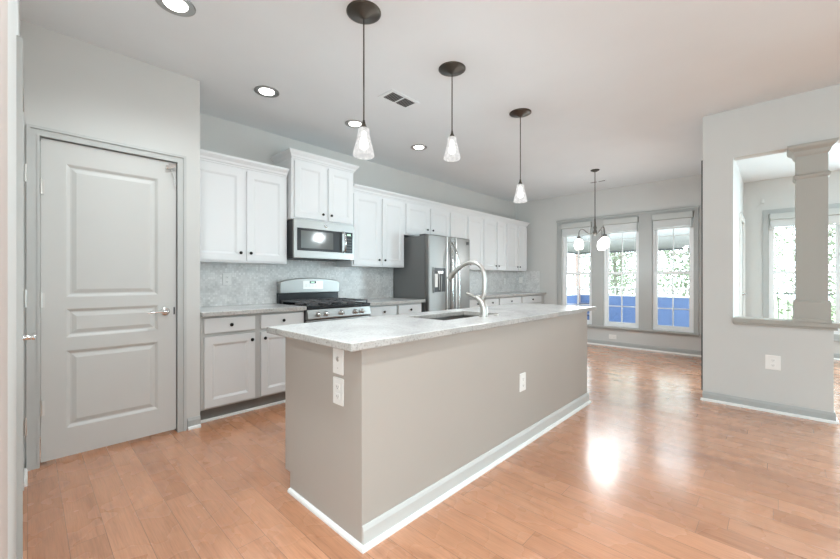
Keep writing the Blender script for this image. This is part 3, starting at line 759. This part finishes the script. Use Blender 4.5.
# ------------------------------------------------------------------ ceiling lights
def point(name, loc, power, r=.03, col=(.885, .97, 1), parent=None):
    l = bpy.data.lights.new(name, 'POINT'); l.energy = power; l.shadow_soft_size = r; l.color = col
    o = bpy.data.objects.new(name, l); C.objects.link(o); o.location = loc
    if parent: o.parent = parent
    return o
def pendant(x, y, zb, label):       # zb = bottom of the glass shade
    t = thing('pendant_light', label, 'pendant lamp', (x, y, H), 0, 'pendant lamps over the island')
    MB().lathe([(0, -.038), (.012, -.036), (.035, -.022), (.088, -.010), (.101, -.005), (.101, -.0002), (0, -.0002)], (0, 0, 0), 40).obj('canopy', M['bronze'], t)
    zz = zb-H; top = zz+.175
    MB().cyl((0, 0, -.036), (0, 0, top+.04), .0042, n=10).obj('stem', M['bronze'], t)
    MB().lathe([(0, top+.045), (.006, top+.043), (.010, top+.02), (.021, top-.004), (.019, top-.008), (0, top-.008)], (0, 0, 0), 20).obj('socket_cap', M['bronze'], t)
    n = 48; prof = [(.022, top-.004), (.031, top-.010), (.033, top-.035), (.040, top-.07), (.050, top-.11), (.059, top-.145), (.062, top-.165), (.058, top-.172), (.054, top-.165)]
    mb = MB(); vs = []
    for r, z in prof:
        for k in range(n):
            a_ = 2*PI*k/n; rr = r*(1+.025*math.cos(a_*12)); vs.append((rr*math.cos(a_), rr*math.sin(a_), z))
    mb.add(vs, [(i*n+k, i*n+(k+1) % n, (i+1)*n+(k+1) % n, (i+1)*n+k) for i in range(len(prof)-1) for k in range(n)], True)
    mb.obj('glass_shade', M['pendant_glass'], t)
    MB().lathe([(0, top-.02), (.012, top-.03), (.016, top-.06), (.026, top-.095), (.024, top-.12), (.0, top-.135)], (0, 0, 0), 20).obj('bulb', M['bulb'], t)
    point('pendant_bulb_light', (0, 0, zz-.065), 11, .055, parent=t)
    return t
pendant(1.368, 1.765, 1.887, 'bronze pendant lamp nearest the camera, largest in view')
pendant(2.194, 1.765, 2.060, 'bronze pendant lamp in the middle, hung highest')
pendant(3.221, 1.765, 1.893, 'bronze pendant lamp farthest from the camera')

def downlight(x, y, label, power=6):
    t = thing('recessed_light', label, 'ceiling light', (x, y, H), 0, 'recessed ceiling lights')
    MB().lathe([(.062, -.0015), (.098, -.0005), (.099, -.005), (.093, -.0075), (.064, -.004), (.062, -.003)], (0, 0, 0), 40).obj('trim_ring', M['baffle'], t)
    MB().lathe([(0, -.013), (.035, -.012), (.056, -.008), (.0615, -.002)], (0, 0, 0), 36).obj('lens', M['diffuser'], t)
    l = bpy.data.lights.new('downlight_beam', 'SPOT'); l.energy = power; l.spot_size = math.radians(150); l.spot_blend = .8; l.shadow_soft_size = .07; l.color = (.885, .97, 1)
    o = bpy.data.objects.new('downlight_beam', l); C.objects.link(o); o.parent = t; o.location = (0, 0, -.03)
downlight(.585, 2.49, 'recessed ceiling light in front of the pantry door', 66)
downlight(1.385, 3.10, 'recessed ceiling light left of the nearest pendant')
downlight(2.290, 3.10, 'recessed ceiling light beside the nearest pendant shade')
downlight(3.225, 3.10, 'recessed ceiling light farthest along the cabinets')

downlight(.50, .35, 'added fill downlight above the entry, out of the frame', 180)  # unseen fill light added to brighten the island end and pantry door
downlight(-1.2, -.7, 'added fill downlight in the entry, left of the camera', 340)  # unseen fill light added to brighten the island end from the left

downlight(5.4, -.45, 'added fill downlight in the family room near the column', 110)  # unseen fill light added to brighten the nook through the partition
def vent(x, y, rot, w, h, label):
    t = thing('ceiling_vent', label, 'vent', (x, y, H), rot)
    MB().slab([-w/2, -w/2+.035, -.006, .006, w/2-.035, w/2], [-h/2, -h/2+.03, h/2-.03, h/2], {(1, 1), (3, 1)}, -.008, -.0005, 'xyz').obj('frame', M['ceiling'], t, .002)
    MB().box(-w/2+.03, w/2-.03, -h/2+.025, h/2-.025, -.0025, -.0007).obj('duct_backing', M['dark'], t)
    for s in (-1, 1):
        for k in range(6):
            xx = -w/2+.045+k*(w/2-.055)/6 if s < 0 else .012+k*(w/2-.055)/6
            MB().prism([(xx, -.006), (xx+.012, -.0030), (xx+.013, -.0038), (xx+.001, -.0068)], -h/2+.03, h/2-.03, 'y').obj('louver', M['louver'], t)
vent(2.25, 2.40, 0, .34, .19, 'white ceiling vent between the nearest pendant and cabinets')
vent(6.345, 2.105, -PI/2, .30, .12, 'small white ceiling vent near the nook windows')

ch = thing('chandelier', 'bronze three arm chandelier hanging in the breakfast nook', 'chandelier', (5.657, 1.913, H))
MB().lathe([(0, -.03), (.02, -.028), (.055, -.012), (.062, -.0003), (0, -.0003)], (0, 0, 0), 28).obj('canopy', M['bronze'], ch)
lk = MB().cyl((0, 0, -.03), (0, 0, -.84), .006, n=10).obj('rod', M['bronze'], ch)
MB().lathe([(0, -.70), (.010, -.71), (.012, -.80), (.024, -.83), (.016, -.86), (.026, -.885), (.030, -.915), (.012, -.935), (.006, -.955), (0, -.96)], (0, 0, 0), 20).obj('hub', M['darknickel'], ch)
Fv = math.radians(43.7)
for k in range(3):
    ph = math.radians(-69.3+120*k)      # angle from the far direction, clockwise
    ax = math.cos(ph)*math.cos(Fv)+math.sin(ph)*math.sin(Fv); ay = math.cos(ph)*math.sin(Fv)-math.sin(ph)*math.cos(Fv)
    R_ = .215
    pts_ = smooth([(ax*r, ay*r, z) for r, z in ((.015, -.900), (.06, -.925), (.10, -.905), (.135, -.868), (.165, -.845), (.195, -.852), (.212, -.885), (R_, -.925), (R_, -.955))])
    arm = MB().tube(pts_, .0065, 10).obj('arm', M['darknickel'], ch)
    MB().lathe([(0, -.945), (.018, -.950), (.026, -.965), (.028, -.985), (0, -.985)], (ax*R_, ay*R_, 0), 18).obj('socket_cup', M['darknickel'], arm)
    MB().lathe([(.026, -.988), (.042, -.996), (.058, -1.02), (.066, -1.06), (.066, -1.095), (.055, -1.13), (.048, -1.14)], (ax*R_, ay*R_, 0), 28).obj('glass_shade', M['shade_glow'], arm)
    MB().lathe([(0, -1.0), (.014, -1.01), (.026, -1.06), (.018, -1.10), (0, -1.11)], (ax*R_, ay*R_, 0), 16).obj('bulb', M['bulb'], arm)
    point('chandelier_bulb_light', (ax*R_, ay*R_, -1.27), 11, .16, parent=ch)

# small things beyond the opening
sn = thing('wall_bracket', 'tiny metal bracket high on wall beyond the opening', 'bracket', (XR, .178, 2.40), R270)
MB().box(-.014, .014, -.03, 0, -.03, .035).obj('plate', M['nickel'], sn, .003)
MB().tube([(0, -.02, -.01), (-.04, -.03, -.05), (-.08, -.015, -.09)], .003, 6).obj('wire', M['socket'], sn)

# ------------------------------------------------------------------ outside: porch, railings, trees
M['deck'] = paint('grey_deck_boards', (.70, .69, .67), .7, .1)
M['lawn'] = paint('lawn_ground', (.22, .28, .14), .9, .3)
M['blue'] = paint('blue_panel_paint', (.12, .19, .37), .5, .05)
M['porchwhite'] = paint('porch_white_paint', (.8, .8, .8), .5, .02)
M['brownpost'] = paint('brown_wood_post', (.42, .30, .27), .6, .08)
M['bark'] = paint('tree_bark', (.22, .20, .18), .9, .25)
M['leaf'] = paint('pale_spring_leaves', (.33, .36, .27), .8, .25, bs=0)
M['shadecloth'] = paint('pale_blue_shade_cloth', (.66, .655, .65), .7, .02, bs=0)
_nt = M['shadecloth'].node_tree; _tr = _nt.nodes.new('ShaderNodeBsdfTranslucent'); _tr.inputs[0].default_value = (.45, .445, .44, 1); _mx = _nt.nodes.new('ShaderNodeMixShader'); _mx.inputs[0].default_value = .6
_o = [q for q in _nt.nodes if q.type == 'OUTPUT_MATERIAL'][0]; _nt.links.new(_nt.nodes['Principled BSDF'].outputs[0], _mx.inputs[1]); _nt.links.new(_tr.outputs[0], _mx.inputs[2]); _nt.links.new(_mx.outputs[0], _o.inputs[0])
M['lounge'] = paint('navy_chair_paint', (.03, .05, .12), .5, .05, bs=0)
struct(MB().box(8.6, 60, -25, 45, -1.3, -1.2).box(-4, 8.6, 4.5, 45, -1.3, -1.2).obj('ground', M['lawn']))
PX, PY = 9.8, 3.73
dk = MB()
for k in range(17): dk.box(7.14+k*.165, 7.14+k*.165+.155, .60, PY+.1, -.06, -.03)
struct(dk.obj('floor_porch', M['deck']))
for (x, y, lab) in ((PX, PY, 'brown wooden post at the left corner of the porch'), (PX, .70, 'brown wooden post at the right end of the porch')):
    pt = thing('porch_post', lab, 'post', (x, y, -.03)); MB().box(-.05, .05, -.05, .05, 0, 2.649).obj('shaft', M['brownpost'], pt, .004); MB().box(-.062, .062, -.062, .062, 0, .10).obj('foot', M['brownpost'], pt, .004)
tag(MB().box(PX-.03, PX+.03, .751, PY-.051, 2.50, 2.619).obj('porch_beam', M['porchwhite']), 'white beam across the front of the porch', 'beam')
def shade(p, rot, L, zb, label):
    t = thing('roller_blind', label, 'shade', p, rot)
    MB().cyl((0, 0, 2.46), (L, 0, 2.46), .035, n=12).obj('roller', M['porchwhite'], t)
    n = 24; vs = []
    for k in range(n+1):
        x = L*k/n; yv = .008*math.sin(k*1.3)
        vs += [(x, -.036+yv, 2.46), (x, -.036+yv, zb)]
    o = MB().add(vs, [(2*k, 2*k+2, 2*k+3, 2*k+1) for k in range(n)], True).obj('cloth', M['shadecloth'], t); s_ = o.modifiers.new('s', 'SOLIDIFY'); s_.thickness = .003
    MB().box(0, L, -.052, -.020, zb-.035, zb).obj('hem_bar', M['darkgrey'], t)
shade((PX-.08, 3.66, 0), R270, 2.86, 1.83, 'pale roll down shade across the front of the porch')
shade((7.25, PY, 0), 0, 2.42, 1.83, 'pale roll down shade on the left side of the porch')
def railing(p, rot, L, label):
    t = thing('porch_railing', label, 'railing', p, rot)
    MB().box(0, L, -.03, .03, .945, .975).obj('top_rail', M['porchwhite'], t, .004)
    MB().box(0, L, -.02, .02, .755, .78).obj('lower_rail', M['porchwhite'], t, .004)
    k = 0; x = .05
    while x < L-.03: MB().box(x-.014, x+.014, -.012, .012, .781, .9445).obj('baluster', M['porchwhite'], t); x += .11
    q = MB().box(0, L, -.012, .012, -.029, .754).obj('blue_panel', M['blue'], t, label='bright blue solid lower panel')
railing((PX, PY-.064, 0), R270, PY-.70-.128, 'white porch railing over blue panel, along the front')
railing((7.2, PY, 0), 0, PX-.064-7.2, 'white porch railing over blue panel, along the left side')
# a chair on the porch, seen through the leftmost window
pc = thing('porch_chair', 'dark slatted porch chair behind the leftmost nook window', 'chair', (8.75, 3.05, -.03), math.radians(200))
for sx in (-.24, .24):
    MB().prism([(-.24, 0), (-.19, 0), (-.19, .62), (-.24, .62)], sx-.02, sx+.02).obj('leg', M['lounge'], pc)
    MB().prism([(.20, 0), (.25, 0), (.33, .95), (.28, .95)], sx-.02, sx+.02).obj('leg', M['lounge'], pc)
    MB().box(sx-.04, sx+.04, -.27, .27, .62, .645).obj('armrest', M['lounge'], pc, .004)
MB().box(-.219, .219, -.24, .20, .38, .41).obj('seat', M['lounge'], pc, .004)
bk = MB()
for k in range(5): bk.prism([(.215, .42), (.235, .42), (.31, .98), (.29, .98)], -.21+k*.088, -.145+k*.088)
bk.obj('backrest', M['lounge'], pc)

mr = thing('metal_railing', 'thin dark metal railing outside the window beyond column', 'railing', (9.8, .45, 0), R270)
MB().box(0, 3.6, -.015, .015, .89, .91).obj('top_rail', M['darkgrey'], mr); MB().box(0, 3.6, -.012, .012, .06, .08).obj('bottom_rail', M['darkgrey'], mr)
for k in range(28): MB().box(.06+k*.13-.006, .06+k*.13+.006, -.006, .006, .0805, .8895).obj('baluster', M['darkgrey'], mr)
for k in (0.02, 1.8, 3.58): MB().box(k-.02, k+.02, -.02, .02, -1.2, .92).obj('post', M['darkgrey'], mr)

def tree(x, y, h, cr, seed, label, nleaf=5200):
    rn = random.Random(seed); t = thing('tree', label, 'tree', (x, y, -1.2), 0, 'pale trees beyond the porch')
    tr = MB(); tr.tube([(0, 0, 0), (.1, .05, h*.3), (-.05, .1, h*.6), (.05, 0, h*.95)], [.09, .07, .05, .015], 8); tips = []
    for k in range(22):
        z = h*(.10+.8*k/22); a_ = k*2.4; L = cr*rn.uniform(.6, 1.0)
        e = (math.cos(a_)*L, math.sin(a_)*L, z+L*.45); m_ = (math.cos(a_+.2)*L*.5, math.sin(a_+.2)*L*.5, z+L*.15)
        tr.tube([(0, 0, z), m_, e], [.028, .018, .008], 5); tips += [m_, e, tuple((Vector(m_)+Vector(e))/2)]
    tr.obj('trunk', M['bark'], t)
    lf = MB()
    for k in range(nleaf):
        c = Vector(rn.choice(tips))+Vector((rn.gauss(0, .42), rn.gauss(0, .42), rn.gauss(0, .36))); s_ = rn.uniform(.04, .10)
        u = Vector((rn.uniform(-1, 1), rn.uniform(-1, 1), rn.uniform(-1, 1))).normalized(); v = u.cross(Vector((.3, .5, .8))).normalized()
        lf.add([c-u*s_, c+v*s_*.5, c+u*s_, c-v*s_*.5], [(0, 1, 2, 3)])
    lf.obj('foliage', M['leaf'], t)
tree(15.0, 9.6, 6.5, 1.5, 1, 'pale leafy tree seen through leftmost nook window')
tree(17.0, 4.9, 7.0, 1.5, 2, 'pale leafy tree seen through middle nook window')
tree(15.0, 2.0, 6.2, 1.3, 3, 'pale leafy tree seen through rightmost nook window')
tree(24.0, 6.6, 8.0, 2.2, 4, 'tall pale tree standing behind the nearer ones')
tree(23.0, 12.6, 8.0, 2.2, 8, 'farthest pale tree seen past the porch corner post')
tree(24.0, 1.0, 8.5, 2.2, 9, 'tall pale tree behind the trees at right of the nook view')
tree(16.0, -1.5, 7.0, 1.3, 5, 'pale tree seen through window beside the column')
tree(24.5, -4.5, 7.5, 2.2, 6, 'distant pale tree at the right edge past the column')
